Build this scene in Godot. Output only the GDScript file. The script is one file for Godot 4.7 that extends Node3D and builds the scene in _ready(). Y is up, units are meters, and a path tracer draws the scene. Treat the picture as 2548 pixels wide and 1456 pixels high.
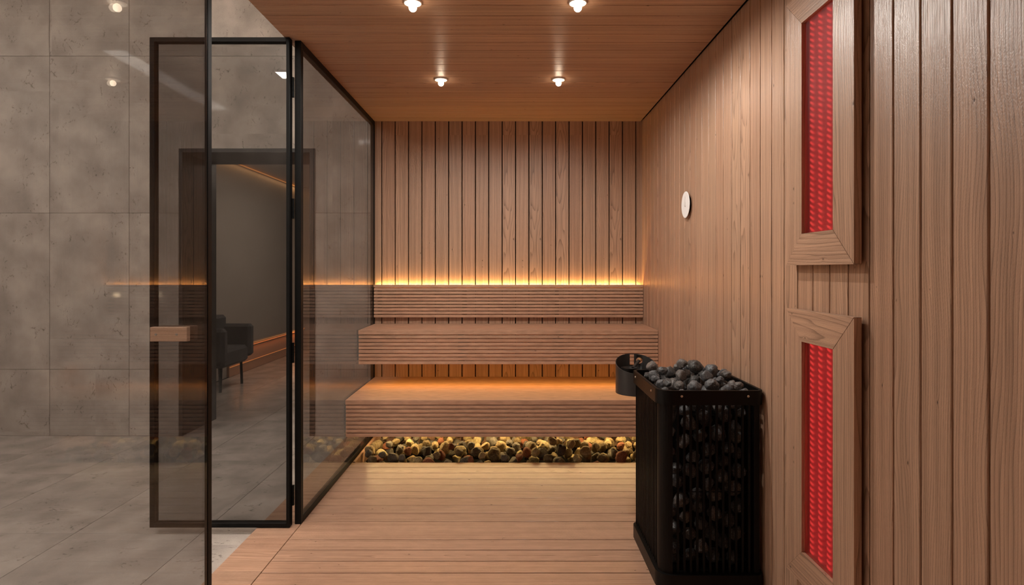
extends Node3D
# A sauna seen from its front end: the camera stands at x = 0, looks along -z and is 1.22 m above the deck (y = 0 is eye height).

const BACK := -4.33          # boards of the back wall
const LEFT := -1.006         # glass partition
const RIGHT := 0.972         # boards of the right wall
const TOP := 1.10            # ceiling boards
const DECK := -1.2195        # top of the deck
const HALL := -1.25          # tiles of the hall
const HALL_TOP := 2.75
const PENDANT := 2.10        # linear lights of the hall
const HALL_BACK := -4.41
const FRONT := 1.2           # wall behind the camera

var rng := RandomNumberGenerator.new()
var M := {}
var used := {}


func _ready() -> void:
	rng.seed = 7
	# ---- camera -------------------------------------------------------------------------------------------------
	var cam := Camera3D.new()
	cam.name = "camera"
	add_child(cam)
	var focal := 1456.0
	cam.near = 0.05
	cam.far = 60.0
	cam.projection = Camera3D.PROJECTION_FRUSTUM
	cam.size = 1456.0 / focal * cam.near
	cam.frustum_offset = Vector2(3.0 / focal * cam.near, -56.0 / focal * cam.near)
	cam.current = true
	# ---- environment --------------------------------------------------------------------------------------------
	var we := WorldEnvironment.new()
	we.name = "environment"
	var e := Environment.new()
	e.background_mode = Environment.BG_COLOR
	e.background_color = Color.BLACK
	e.tonemap_mode = Environment.TONE_MAPPER_LINEAR
	e.tonemap_exposure = 1.0
	e.sdfgi_enabled = true
	e.ssao_enabled = true
	e.ssil_enabled = true
	we.environment = e
	add_child(we)
	# ---- the sizes of the lights (their lamps are built further down) -------------------------------------------
	make_materials()
	build_hall()
	build_back_room()
	build_sauna_shell()
	build_glass()
	build_benches()
	build_gravel()
	build_panels()
	build_heater()
	build_bucket()
	build_thermometer()
	build_lamps()


# ================================================================================================ helpers
func numbered(n: String) -> String:
	if not used.has(n):
		used[n] = 0
		return n
	used[n] += 1
	return "%s_%03d" % [n, used[n]]


func thing(n: String, label: String, category: String, at := Vector3.ZERO, group := "") -> Node3D:
	var o := Node3D.new()
	o.name = numbered(n)
	add_child(o)
	o.position = at
	tag(o, label, category, group)
	return o


func tag(o: Node, label: String, category := "", group := "", kind := "") -> void:
	if label: o.set_meta("label", label)
	if category: o.set_meta("category", category)
	if group: o.set_meta("group", group)
	if kind: o.set_meta("kind", kind)


func setting(n: String, label: String, mesh: Mesh, m: Material) -> MeshInstance3D:
	var o := part(n, mesh, m, self)
	tag(o, label, "", "", "structure")
	return o


func part(n: String, mesh: Mesh, m: Material, parent: Node, at := Vector3.ZERO, basis := Basis.IDENTITY) -> MeshInstance3D:
	var o := MeshInstance3D.new()
	o.name = numbered(n) if parent == self else n
	o.mesh = mesh
	o.material_override = m
	o.transform = Transform3D(basis, at)
	o.cast_shadow = GeometryInstance3D.SHADOW_CASTING_SETTING_ON
	parent.add_child(o, true)
	return o


func begin() -> SurfaceTool:
	var st := SurfaceTool.new()
	st.begin(Mesh.PRIMITIVE_TRIANGLES)
	return st


# one flat triangle, turned so that it faces along n
func tri(st: SurfaceTool, a: Vector3, b: Vector3, c: Vector3, n: Vector3, ua := Vector2.ZERO, ub := Vector2.ZERO, uc := Vector2.ZERO) -> void:
	if (b - a).cross(c - a).dot(n) > 0.0:
		var t := b
		b = c
		c = t
		var u := ub
		ub = uc
		uc = u
	st.set_normal(n)
	st.set_uv(ua)
	st.add_vertex(a)
	st.set_normal(n)
	st.set_uv(ub)
	st.add_vertex(b)
	st.set_normal(n)
	st.set_uv(uc)
	st.add_vertex(c)


func quad(st: SurfaceTool, a: Vector3, b: Vector3, c: Vector3, d: Vector3, n: Vector3, uv := PackedVector2Array()) -> void:
	if uv.size() == 4:
		tri(st, a, b, c, n, uv[0], uv[1], uv[2])
		tri(st, a, c, d, n, uv[0], uv[2], uv[3])
	else:
		tri(st, a, b, c, n)
		tri(st, a, c, d, n)


# smooth quad with four normals; faces outwards along the normals
func squad(st: SurfaceTool, p: Array, n: Array, uv: Array = []) -> void:
	var flip: bool = (p[1] - p[0]).cross(p[2] - p[0]).dot(n[0] + n[2]) > 0.0
	if (p[1] - p[0]).cross(p[2] - p[0]).length() < 1e-12:
		flip = (p[2] - p[0]).cross(p[3] - p[0]).dot(n[0] + n[2]) > 0.0
	for i in ([0, 2, 1, 0, 3, 2] if flip else [0, 1, 2, 0, 2, 3]):
		st.set_normal(n[i])
		st.set_uv(uv[i] if uv.size() == 4 else Vector2.ZERO)
		st.add_vertex(p[i])


# a box with chamfered edges; uv(p, n) gives texture coordinates
func chamfer_box(st: SurfaceTool, center: Vector3, size: Vector3, ch: float, uv = null, turn := Basis.IDENTITY) -> void:
	var h := size * 0.5
	var k := h - Vector3.ONE * ch
	var put := func(pts: Array, n: Vector3) -> void:
		var q := []
		for p in pts:
			q.append(uv.call(p, n) if uv != null else Vector2.ZERO)
		var w := []
		for p in pts:
			w.append(center + turn * p)
		var m: Vector3 = turn * n.normalized()
		for i in range(1, pts.size() - 1):
			tri(st, w[0], w[i], w[i + 1], m, q[0], q[i], q[i + 1])
	for a in 3:
		var b := (a + 1) % 3
		var c := (a + 2) % 3
		for s: float in [-1.0, 1.0]:
			var pts := []
			for t: Vector2 in [Vector2(-1, -1), Vector2(1, -1), Vector2(1, 1), Vector2(-1, 1)]:
				var p := Vector3.ZERO
				p[a] = s * h[a]
				p[b] = t.x * k[b]
				p[c] = t.y * k[c]
				pts.append(p)
			var n := Vector3.ZERO
			n[a] = s
			put.call(pts, n)
	if ch <= 0.0:
		return
	for a in 3:
		var b := (a + 1) % 3
		var c := (a + 2) % 3
		for s: Vector2 in [Vector2(-1, -1), Vector2(1, -1), Vector2(1, 1), Vector2(-1, 1)]:
			var pts := []
			for t in 4:
				var p := Vector3.ZERO
				p[a] = k[a] * (-1.0 if t == 0 or t == 3 else 1.0)
				p[b] = s.x * (h[b] if t < 2 else k[b])
				p[c] = s.y * (k[c] if t < 2 else h[c])
				pts.append(p)
			var n := Vector3.ZERO
			n[b] = s.x
			n[c] = s.y
			put.call(pts, n.normalized())
	for x: float in [-1.0, 1.0]:
		for y: float in [-1.0, 1.0]:
			for z: float in [-1.0, 1.0]:
				put.call([Vector3(x * h.x, y * k.y, z * k.z), Vector3(x * k.x, y * h.y, z * k.z), Vector3(x * k.x, y * k.y, z * h.z)], Vector3(x, y, z).normalized())


func box_mesh(lo: Vector3, hi: Vector3, ch := 0.0) -> ArrayMesh:
	var st := begin()
	chamfer_box(st, (lo + hi) * 0.5, hi - lo, ch)
	return st.commit()


func add_box(st: SurfaceTool, lo: Vector3, hi: Vector3, ch := 0.0) -> void:
	chamfer_box(st, (lo + hi) * 0.5, hi - lo, ch)


# a wooden board: la is the axis of its grain, wa the axis of its width; it takes a lane of the wood texture of its own
func plank(lo: Vector3, hi: Vector3, la: int, wa: int, ch := 0.0012, tone := 0.0, offset := -1.0) -> ArrayMesh:
	var st := begin()
	var size := hi - lo
	var ta := 3 - la - wa
	var lane := rng.randi() % 8
	var off := rng.randf() * maxf(0.0, 2.35 - size[la]) if offset < 0.0 else offset
	var flip := rng.randf() < 0.5
	var turned := rng.randf() < 0.5
	var fit := minf(1.0, 0.094 / (size[wa] + size[ta]))
	var slide := rng.randf() * maxf(0.0, 0.094 - (size[wa] + size[ta]) * fit)
	var b := 1.0 + rng.randf_range(-0.09, 0.07) + tone
	var hue := rng.randf_range(-0.035, 0.035)
	st.set_color(Color(b, b * (1.0 - hue), b * (1.0 - 1.4 * hue)))
	var uv := func(p: Vector3, n: Vector3) -> Vector2:
		var l := p[la] + size[la] * 0.5
		var c := p[wa] + size[wa] * 0.5
		var t := p[ta] + size[ta] * 0.5
		if absf(n[wa]) > 0.8:
			c += t
		if absf(n[la]) > 0.8:
			l += t
		if turned:
			l = size[la] + size[ta] - l
		var v := 0.003 + slide + c * fit
		if flip:
			v = 0.1 - v
		return Vector2((off + l) / 2.4, (lane * 0.1 + v) / 0.8)
	chamfer_box(st, (lo + hi) * 0.5, size, ch, uv)
	st.generate_tangents()
	return st.commit()


# prism over a convex outline given in (z, y), from x0 to x1, with grain along axis 1 (y) or 2 (z)
func wood_prism(pts: PackedVector2Array, x0: float, x1: float, la: int) -> ArrayMesh:
	var st := begin()
	var lane := rng.randi() % 8
	var off := rng.randf() * 1.3
	var b := 1.04 + rng.randf_range(-0.04, 0.05)
	st.set_color(Color(b, b, b))
	var mid := Vector2.ZERO
	var lo := pts[0]
	for p in pts:
		mid += p / pts.size()
		lo = lo.min(p)
	var uv := func(p: Vector3) -> Vector2:
		var l := (p.y - lo.y) if la == 1 else (p.z - lo.x)
		var c := (p.z - lo.x) if la == 1 else (p.y - lo.y)
		return Vector2((off + l) / 2.4, (lane * 0.1 + 0.003 + c * 0.8 + (p.x - x0) * 0.1) / 0.8)
	for s in 2:
		var x: float = x0 if s == 0 else x1
		var n := Vector3(-1, 0, 0) if s == 0 else Vector3(1, 0, 0)
		for i in range(1, pts.size() - 1):
			var q := [Vector3(x, pts[0].y, pts[0].x), Vector3(x, pts[i].y, pts[i].x), Vector3(x, pts[i + 1].y, pts[i + 1].x)]
			tri(st, q[0], q[1], q[2], n, uv.call(q[0]), uv.call(q[1]), uv.call(q[2]))
	for i in pts.size():
		var a := pts[i]
		var d := pts[(i + 1) % pts.size()]
		var n2 := (d - a).orthogonal().normalized()
		if n2.dot((a + d) * 0.5 - mid) < 0.0:
			n2 = -n2
		var q := [Vector3(x0, a.y, a.x), Vector3(x0, d.y, d.x), Vector3(x1, d.y, d.x), Vector3(x1, a.y, a.x)]
		var us := PackedVector2Array()
		for p in q:
			us.append(uv.call(p) + Vector2(0, (p.x - x0) / 0.8 * 0.5))
		quad(st, q[0], q[1], q[2], q[3], Vector3(0, n2.y, n2.x), us)
	st.generate_tangents()
	return st.commit()


# turned shape about the y axis: profile of (radius, height) points
func lathe(profile: PackedVector2Array, sides := 48) -> ArrayMesh:
	var st := begin()
	add_lathe(st, profile, sides)
	return st.commit()


func add_lathe(st: SurfaceTool, profile: PackedVector2Array, sides := 48, tf := Transform3D.IDENTITY) -> void:
	for i in profile.size() - 1:
		var p := profile[i]
		var q := profile[i + 1]
		var d := (q - p).normalized()
		var n2 := Vector2(d.y, -d.x)
		for k in sides:
			var a := TAU * k / sides
			var b := TAU * (k + 1) / sides
			var ca := Vector3(cos(a), 0, sin(a))
			var cb := Vector3(cos(b), 0, sin(b))
			var up := Vector3.UP
			var pts := [tf * (ca * p.x + up * p.y), tf * (cb * p.x + up * p.y), tf * (cb * q.x + up * q.y), tf * (ca * q.x + up * q.y)]
			var na: Vector3 = tf.basis * (ca * n2.x + up * n2.y)
			var nb: Vector3 = tf.basis * (cb * n2.x + up * n2.y)
			squad(st, pts, [na, nb, nb, na])


# round bar along a line of points
func tube(st: SurfaceTool, path: PackedVector3Array, radius: float, sides := 12, caps := true) -> void:
	var rings := []
	var normals := []
	var side := Vector3.ZERO
	for i in path.size():
		var d := (path[mini(i + 1, path.size() - 1)] - path[maxi(i - 1, 0)]).normalized()
		if side == Vector3.ZERO:
			side = d.cross(Vector3.UP if absf(d.y) < 0.9 else Vector3.RIGHT).normalized()
		side = (side - d * side.dot(d)).normalized()
		var other := d.cross(side)
		var ring := []
		var ns := []
		for k in sides:
			var a := TAU * k / sides
			var n := side * cos(a) + other * sin(a)
			ns.append(n)
			ring.append(path[i] + n * radius)
		rings.append(ring)
		normals.append(ns)
	for i in path.size() - 1:
		for k in sides:
			var j := (k + 1) % sides
			squad(st, [rings[i][k], rings[i][j], rings[i + 1][j], rings[i + 1][k]], [normals[i][k], normals[i][j], normals[i + 1][j], normals[i + 1][k]])
	if caps:
		for s in 2:
			var i := 0 if s == 0 else path.size() - 1
			var n := (path[0] - path[1]).normalized() if s == 0 else (path[i] - path[i - 1]).normalized()
			for k in range(1, sides - 1):
				tri(st, rings[i][0], rings[i][k], rings[i][k + 1], n)


func ball(radius: float, rings := 16, sides := 24) -> ArrayMesh:
	var pr := PackedVector2Array()
	for i in rings + 1:
		var a := PI * i / rings - PI / 2
		pr.append(Vector2(maxf(0.0, cos(a)) * radius, sin(a) * radius))
	var st := begin()
	for i in rings:
		for k in sides:
			var ps := []
			var ns := []
			for c: Vector2i in [Vector2i(i, k), Vector2i(i, k + 1), Vector2i(i + 1, k + 1), Vector2i(i + 1, k)]:
				var b := TAU * c.y / sides
				var p := Vector3(cos(b) * pr[c.x].x, pr[c.x].y, sin(b) * pr[c.x].x)
				ps.append(p)
				ns.append(p.normalized())
			squad(st, ps, ns)
	return st.commit()


# ================================================================================================ materials
func mat(color: Color, rough := 0.5, metal := 0.0, spec := 0.5) -> StandardMaterial3D:
	var m := StandardMaterial3D.new()
	m.albedo_color = color
	m.roughness = rough
	m.metallic = metal
	m.metallic_specular = spec
	return m


func glow(color: Color, strength: float) -> StandardMaterial3D:
	var m := mat(color, 0.4)
	m.emission_enabled = true
	m.emission = color
	m.emission_energy_multiplier = strength
	return m


func pane(tint: Color, through: float, spec := 0.5) -> StandardMaterial3D:
	var m := mat(Color(tint, 1.0 - through), 0.0, 0.0, spec)
	m.transparency = BaseMaterial3D.TRANSPARENCY_ALPHA
	return m


func texture_of(bytes: PackedByteArray, w: int, h: int, format: Image.Format) -> ImageTexture:
	return ImageTexture.create_from_image(Image.create_from_data(w, h, false, format, bytes))


func make_materials() -> void:
	make_wood()
	make_concrete()
	make_stone()
	M.black = mat(Color(0.05, 0.048, 0.046), 0.45, 0.0, 0.25)
	M.heater = mat(Color(0.055, 0.05, 0.048), 0.42, 0.0, 0.32)
	M.backing = mat(Color(0.05, 0.045, 0.04), 0.9, 0.0, 0.2)
	M.glass = pane(Color(0.075, 0.062, 0.052), 0.66, 0.37)
	M.rivet = mat(Color(0.85, 0.78, 0.7), 0.3, 0.6)
	M.white = mat(Color(0.97, 0.965, 0.96), 0.45)
	M.grey = mat(Color(0.55, 0.53, 0.51), 0.4)
	M.pointer = mat(Color(0.8, 0.77, 0.75), 0.4)
	M.chrome = mat(Color(0.9, 0.88, 0.86), 0.12, 0.9)
	M.bulb = glow(Color(1.0, 0.9, 0.78), 14.0)
	M.spot = glow(Color(1.0, 0.88, 0.7), 90.0)
	M.led_amber = glow(Color(1.0, 0.72, 0.27), 6.0)
	M.led_orange = glow(Color(1.0, 0.58, 0.22), 3.0)
	M.led_dim = glow(Color(1.0, 0.66, 0.36), 0.4)
	M.led_yellow = glow(Color(1.0, 0.78, 0.36), 4.0)
	M.led_white = glow(Color(1.0, 0.95, 0.9), 5.0)
	M.coil = glow(Color(0.92, 0.3, 0.28), 0.95)
	M.coil.albedo_color = Color(0.55, 0.12, 0.12)
	M.red = mat(Color(0.44, 0.09, 0.09), 0.6, 0.0, 0.3)
	M.red.emission_enabled = true
	M.red.emission = Color(0.7, 0.22, 0.22)
	M.red.emission_energy_multiplier = 0.45
	M.red_glass = mat(Color(1.0, 0.8, 0.8, 0.0), 0.42)
	M.red_glass.specular_mode = BaseMaterial3D.SPECULAR_DISABLED
	M.red_glass.transparency = BaseMaterial3D.TRANSPARENCY_ALPHA
	M.red_glass.refraction_enabled = true
	M.red_glass.refraction_scale = 0.012
	M.casing = mat(Color(0.13, 0.07, 0.065), 0.6)
	M.room = mat(Color(0.64, 0.61, 0.58), 0.6, 0.0, 0.3)
	M.plaster = mat(Color(0.74, 0.71, 0.68), 0.8)
	M.liner = mat(Color(0.1, 0.088, 0.082), 0.5)
	M.cloth = mat(Color(0.26, 0.26, 0.27), 0.9)
	M.ladle = mat(Color(0.2, 0.185, 0.175), 0.35)
	M.oak = mat(Color(0.72, 0.54, 0.36), 0.5)


# boards: lanes of 0.1 x 2.4 m side by side, each sawn from its own place in a log; plain wood has faint rings and blotches
func wood_maps(lanes: int, seed_: int, rings: float, grain: float, streaks: float, blotches: float, tint: Vector3) -> Array:
	var w := 2048
	var h := lanes * 128
	var n1 := FastNoiseLite.new()
	n1.seed = seed_
	n1.frequency = 1.0
	n1.fractal_octaves = 2
	var n2 := FastNoiseLite.new()
	n2.seed = seed_ + 8
	n2.frequency = 1.0
	n2.fractal_octaves = 1
	var n3 := FastNoiseLite.new()
	n3.seed = seed_ + 26
	n3.frequency = 1.0
	n3.fractal_octaves = 3
	var r := RandomNumberGenerator.new()
	r.seed = seed_ + 16
	var rgb := PackedByteArray()
	rgb.resize(w * h * 3)
	var bump := PackedByteArray()
	bump.resize(w * h)
	for lane in lanes:
		var pith := r.randf_range(-0.05, 0.15)
		var deep := r.randf_range(0.008, 0.05)
		var lean := r.randf_range(-0.014, 0.014)
		var freq := r.randf_range(120.0, 190.0)
		var knots := []
		for k in r.randi_range(2, 4):
			knots.append(Vector3(r.randf_range(0.1, 2.3), r.randf_range(0.01, 0.09), r.randf_range(0.0009, 0.0024)))
		# slow changes along the board, one value per column
		var bend := PackedFloat32Array()
		var rise := PackedFloat32Array()
		for x in w:
			var u := 2.4 * x / w
			bend.append(pith + 0.014 * n1.get_noise_2d(u * 1.1, lane * 17.0))
			rise.append(deep + lean * u + 0.018 * n1.get_noise_2d(u * 0.9, lane * 31.0 + 7.0))
		for y in 128:
			var v := 0.1 * (y + 0.5) / 128.0
			var row := (lane * 128 + y) * w
			for x in w:
				var u := 2.4 * x / w
				var a := v - bend[x]
				var d := rise[x]
				var rad := sqrt(a * a + d * d * 1.6)
				var warp := n1.get_noise_2d(u * 2.0 + lane * 9.0, v * 30.0)
				var spot := 0.0
				for k: Vector3 in knots:
					var q := Vector2((u - k.x) * 0.42, v - k.y).length() / k.z
					if q < 9.0:
						rad += 0.004 * exp(-q * q * 0.1)
						spot = maxf(spot, exp(-q * q * 1.4))
				var ph := rad * freq + warp * 0.5
				ph -= floorf(ph)
				var line := ph * ph * ph
				line *= line
				if ph > 0.95:
					line *= (1.0 - ph) / 0.05
				var fine := n2.get_noise_2d(u * 8.0, v * 1500.0 + lane * 400.0)
				var streak := n3.get_noise_2d(u * 0.7 + lane * 5.0, v * 60.0)
				var blotch := n3.get_noise_2d(u * 9.0 + 50.0, v * 30.0 + lane * 13.0)
				var g := rings * (line + 0.12 * ph) + grain * fine - streaks * streak - blotches * blotch
				var light := clampf(1.0 - g, 0.2, 1.25) * (1.0 - 0.6 * spot)
				var dark := clampf(line * 0.7 * rings * 4.0 + spot - 0.3 * streak, 0.0, 1.0)
				var i := row + x
				rgb[i * 3] = clampi(int(tint.x * light), 0, 255)
				rgb[i * 3 + 1] = clampi(int((tint.y - 8.0 * dark) * light), 0, 255)
				rgb[i * 3 + 2] = clampi(int((tint.z - 11.0 * dark) * light), 0, 255)
				bump[i] = clampi(int(150.0 - 60.0 * line + 30.0 * fine + 20.0 * n2.get_noise_2d(u * 170.0, v * 1300.0 + lane * 300.0) - 60.0 * spot), 0, 255)
	var im := Image.create_from_data(w, h, false, Image.FORMAT_L8, bump)
	im.convert(Image.FORMAT_RGBA8)
	im.bump_map_to_normal_map(2.0)
	return [texture_of(rgb, w, h, Image.FORMAT_RGB8), ImageTexture.create_from_image(im)]


func make_wood() -> void:
	var board := wood_maps(8, 3, 0.26, 0.035, 0.11, 0.0, Vector3(189, 152, 126))
	var plain := wood_maps(8, 60, 0.06, 0.02, 0.03, 0.09, Vector3(196, 154, 126))
	var broad := wood_maps(8, 90, 0.17, 0.025, 0.07, 0.04, Vector3(189, 151, 126))
	for k: String in ["wood", "deck", "bench"]:
		var maps: Array = {"wood": board, "deck": broad, "bench": plain}[k]
		var m := mat(Color.WHITE, 0.36, 0.0, 0.5)
		m.albedo_texture = maps[0]
		m.vertex_color_use_as_albedo = true
		m.normal_enabled = true
		m.normal_texture = maps[1]
		m.normal_scale = 0.9
		M[k] = m
	M.deck.roughness = 0.27
	M.deck.normal_scale = 0.5
	M.bench.roughness = 0.5
	M.bench.normal_scale = 0.4


func make_concrete() -> void:
	var w := 1024
	var n1 := FastNoiseLite.new()
	n1.seed = 5
	n1.frequency = 0.0045
	n1.fractal_octaves = 4
	var n2 := FastNoiseLite.new()
	n2.seed = 41
	n2.frequency = 0.02
	n2.fractal_octaves = 4
	n2.fractal_type = FastNoiseLite.FRACTAL_RIDGED
	n2.domain_warp_enabled = true
	n2.domain_warp_amplitude = 30.0
	n2.domain_warp_frequency = 0.012
	var n3 := FastNoiseLite.new()
	n3.seed = 77
	n3.frequency = 0.16
	n3.fractal_octaves = 2
	var rgb := PackedByteArray()
	rgb.resize(w * w * 3)
	var bump := PackedByteArray()
	bump.resize(w * w)
	for y in w:
		for x in w:
			var a := n1.get_noise_2d(x, y)
			var b := n2.get_noise_2d(x, y * 0.7)
			var c := n3.get_noise_2d(x, y)
			var patch := clampf((n1.get_noise_2d(x * 1.7 + 900.0, y * 1.7) - 0.12) * 4.0, 0.0, 1.0)
			var crack := clampf((b - 0.62) * 4.0, 0.0, 1.0) * patch
			var light := 0.97 + 0.15 * a + 0.035 * c - 0.34 * crack
			var i := y * w + x
			rgb[i * 3] = clampi(int(178.0 * light), 0, 255)
			rgb[i * 3 + 1] = clampi(int(169.0 * light), 0, 255)
			rgb[i * 3 + 2] = clampi(int(161.5 * light), 0, 255)
			bump[i] = clampi(int(160.0 - 100.0 * crack + 14.0 * c), 0, 255)
	var color := texture_of(rgb, w, w, Image.FORMAT_RGB8)
	var im := Image.create_from_data(w, w, false, Image.FORMAT_L8, bump)
	im.convert(Image.FORMAT_RGBA8)
	im.bump_map_to_normal_map(1.0)
	var normal := ImageTexture.create_from_image(im)
	for k: String in ["tile", "tile_floor"]:
		var m := mat(Color.WHITE, 0.05, 0.0, 0.2)
		m.albedo_texture = color
		m.normal_enabled = true
		m.normal_texture = normal
		m.normal_scale = 0.015
		M[k] = m
	M.tile_floor.albedo_color = Color(1.0, 1.0, 1.0)
	M.tile_floor.roughness = 0.22
	M.tile_floor.metallic_specular = 0.4
	M.grout = mat(Color(0.2, 0.18, 0.165), 0.9, 0.0, 0.2)


func make_stone() -> void:
	var w := 512
	var n1 := FastNoiseLite.new()
	n1.seed = 8
	n1.frequency = 0.05
	n1.fractal_octaves = 3
	var n2 := FastNoiseLite.new()
	n2.seed = 51
	n2.frequency = 0.16
	n2.noise_type = FastNoiseLite.TYPE_SIMPLEX
	n2.fractal_octaves = 2
	var n3 := FastNoiseLite.new()
	n3.seed = 23
	n3.frequency = 0.022
	n3.fractal_type = FastNoiseLite.FRACTAL_RIDGED
	n3.fractal_octaves = 4
	n3.domain_warp_enabled = true
	n3.domain_warp_amplitude = 24.0
	var a := PackedByteArray()
	var b := PackedByteArray()
	a.resize(w * w)
	b.resize(w * w)
	for y in w:
		for x in w:
			var speck := n2.get_noise_2d(x, y)
			var l := 0.8 + 0.3 * n1.get_noise_2d(x, y) + 0.24 * speck
			if speck < -0.42:
				l -= 0.35
			a[y * w + x] = clampi(int(255.0 * l), 0, 255)
			var vein := clampf((n3.get_noise_2d(x, y) - 0.52) * 3.4, 0.0, 1.0)
			b[y * w + x] = clampi(int(255.0 * (0.55 + 0.16 * n1.get_noise_2d(x, y) + 0.12 * speck + 0.6 * vein)), 0, 255)
	var speckled := texture_of(a, w, w, Image.FORMAT_L8)
	var veined := texture_of(b, w, w, Image.FORMAT_L8)
	var tones := {"beige": Color(0.8, 0.7, 0.52), "pale yellow": Color(0.86, 0.78, 0.58), "grey": Color(0.56, 0.53, 0.48), "reddish brown": Color(0.68, 0.43, 0.31), "dark grey": Color(0.4, 0.37, 0.34), "olive brown": Color(0.58, 0.5, 0.36)}
	M.river = {}
	for k: String in tones:
		var m := mat(tones[k], 0.75, 0.0, 0.4)
		m.albedo_texture = speckled
		m.uv1_triplanar = true
		m.uv1_scale = Vector3.ONE * 0.16
		M.river[k] = m
	M.hot = []
	for k in 3:
		var m := mat([Color(0.61, 0.61, 0.62), Color(0.5, 0.495, 0.49), Color(0.7, 0.67, 0.65)][k], 0.3, 0.0, 0.5)
		m.albedo_texture = veined
		m.uv1_triplanar = true
		m.uv1_scale = Vector3.ONE * 0.2
		m.heightmap_enabled = true
		m.heightmap_texture = veined
		m.heightmap_scale = 0.22
		M.hot.append(m)


# ================================================================================================ hall with tiled walls
func rect_minus(r: Rect2, hole: Rect2) -> Array:
	var c := r.intersection(hole)
	if c.size.x <= 0.0 or c.size.y <= 0.0:
		return [r]
	var out := []
	if c.position.x > r.position.x: out.append(Rect2(r.position, Vector2(c.position.x - r.position.x, r.size.y)))
	if c.end.x < r.end.x: out.append(Rect2(Vector2(c.end.x, r.position.y), Vector2(r.end.x - c.end.x, r.size.y)))
	if c.position.y > r.position.y: out.append(Rect2(Vector2(c.position.x, r.position.y), Vector2(c.size.x, c.position.y - r.position.y)))
	if c.end.y < r.end.y: out.append(Rect2(Vector2(c.position.x, c.end.y), Vector2(c.size.x, r.end.y - c.end.y)))
	return out


# one tile between lo and hi, its face turned along axis a, with a place of its own in the texture
func tile(pieces: Array, a: int, at: float, thick: float, swap := false) -> ArrayMesh:
	var st := begin()
	var off := Vector2(rng.randf(), rng.randf())
	for r: Rect2 in pieces:
		if r.size.x < 0.004 or r.size.y < 0.004:
			continue
		var lo := Vector3.ZERO
		var hi := Vector3.ZERO
		var b := 0 if a != 0 else 2
		var c := 1 if a != 1 else 2
		lo[a] = minf(at, at + thick)
		hi[a] = maxf(at, at + thick)
		lo[b] = r.position.x
		hi[b] = r.end.x
		lo[c] = r.position.y
		hi[c] = r.end.y
		var mid := (lo + hi) * 0.5
		var uv := func(p: Vector3, _n: Vector3) -> Vector2:
			var q := p + mid
			return off + (Vector2(q[c], q[b]) if swap else Vector2(q[b], q[c])) / 1.5
		chamfer_box(st, mid, hi - lo, 0.0004, uv)
	st.generate_tangents()
	return st.commit()


const OPENING := Rect2(-2.50, -1.6, 1.025, 2.515)


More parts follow.
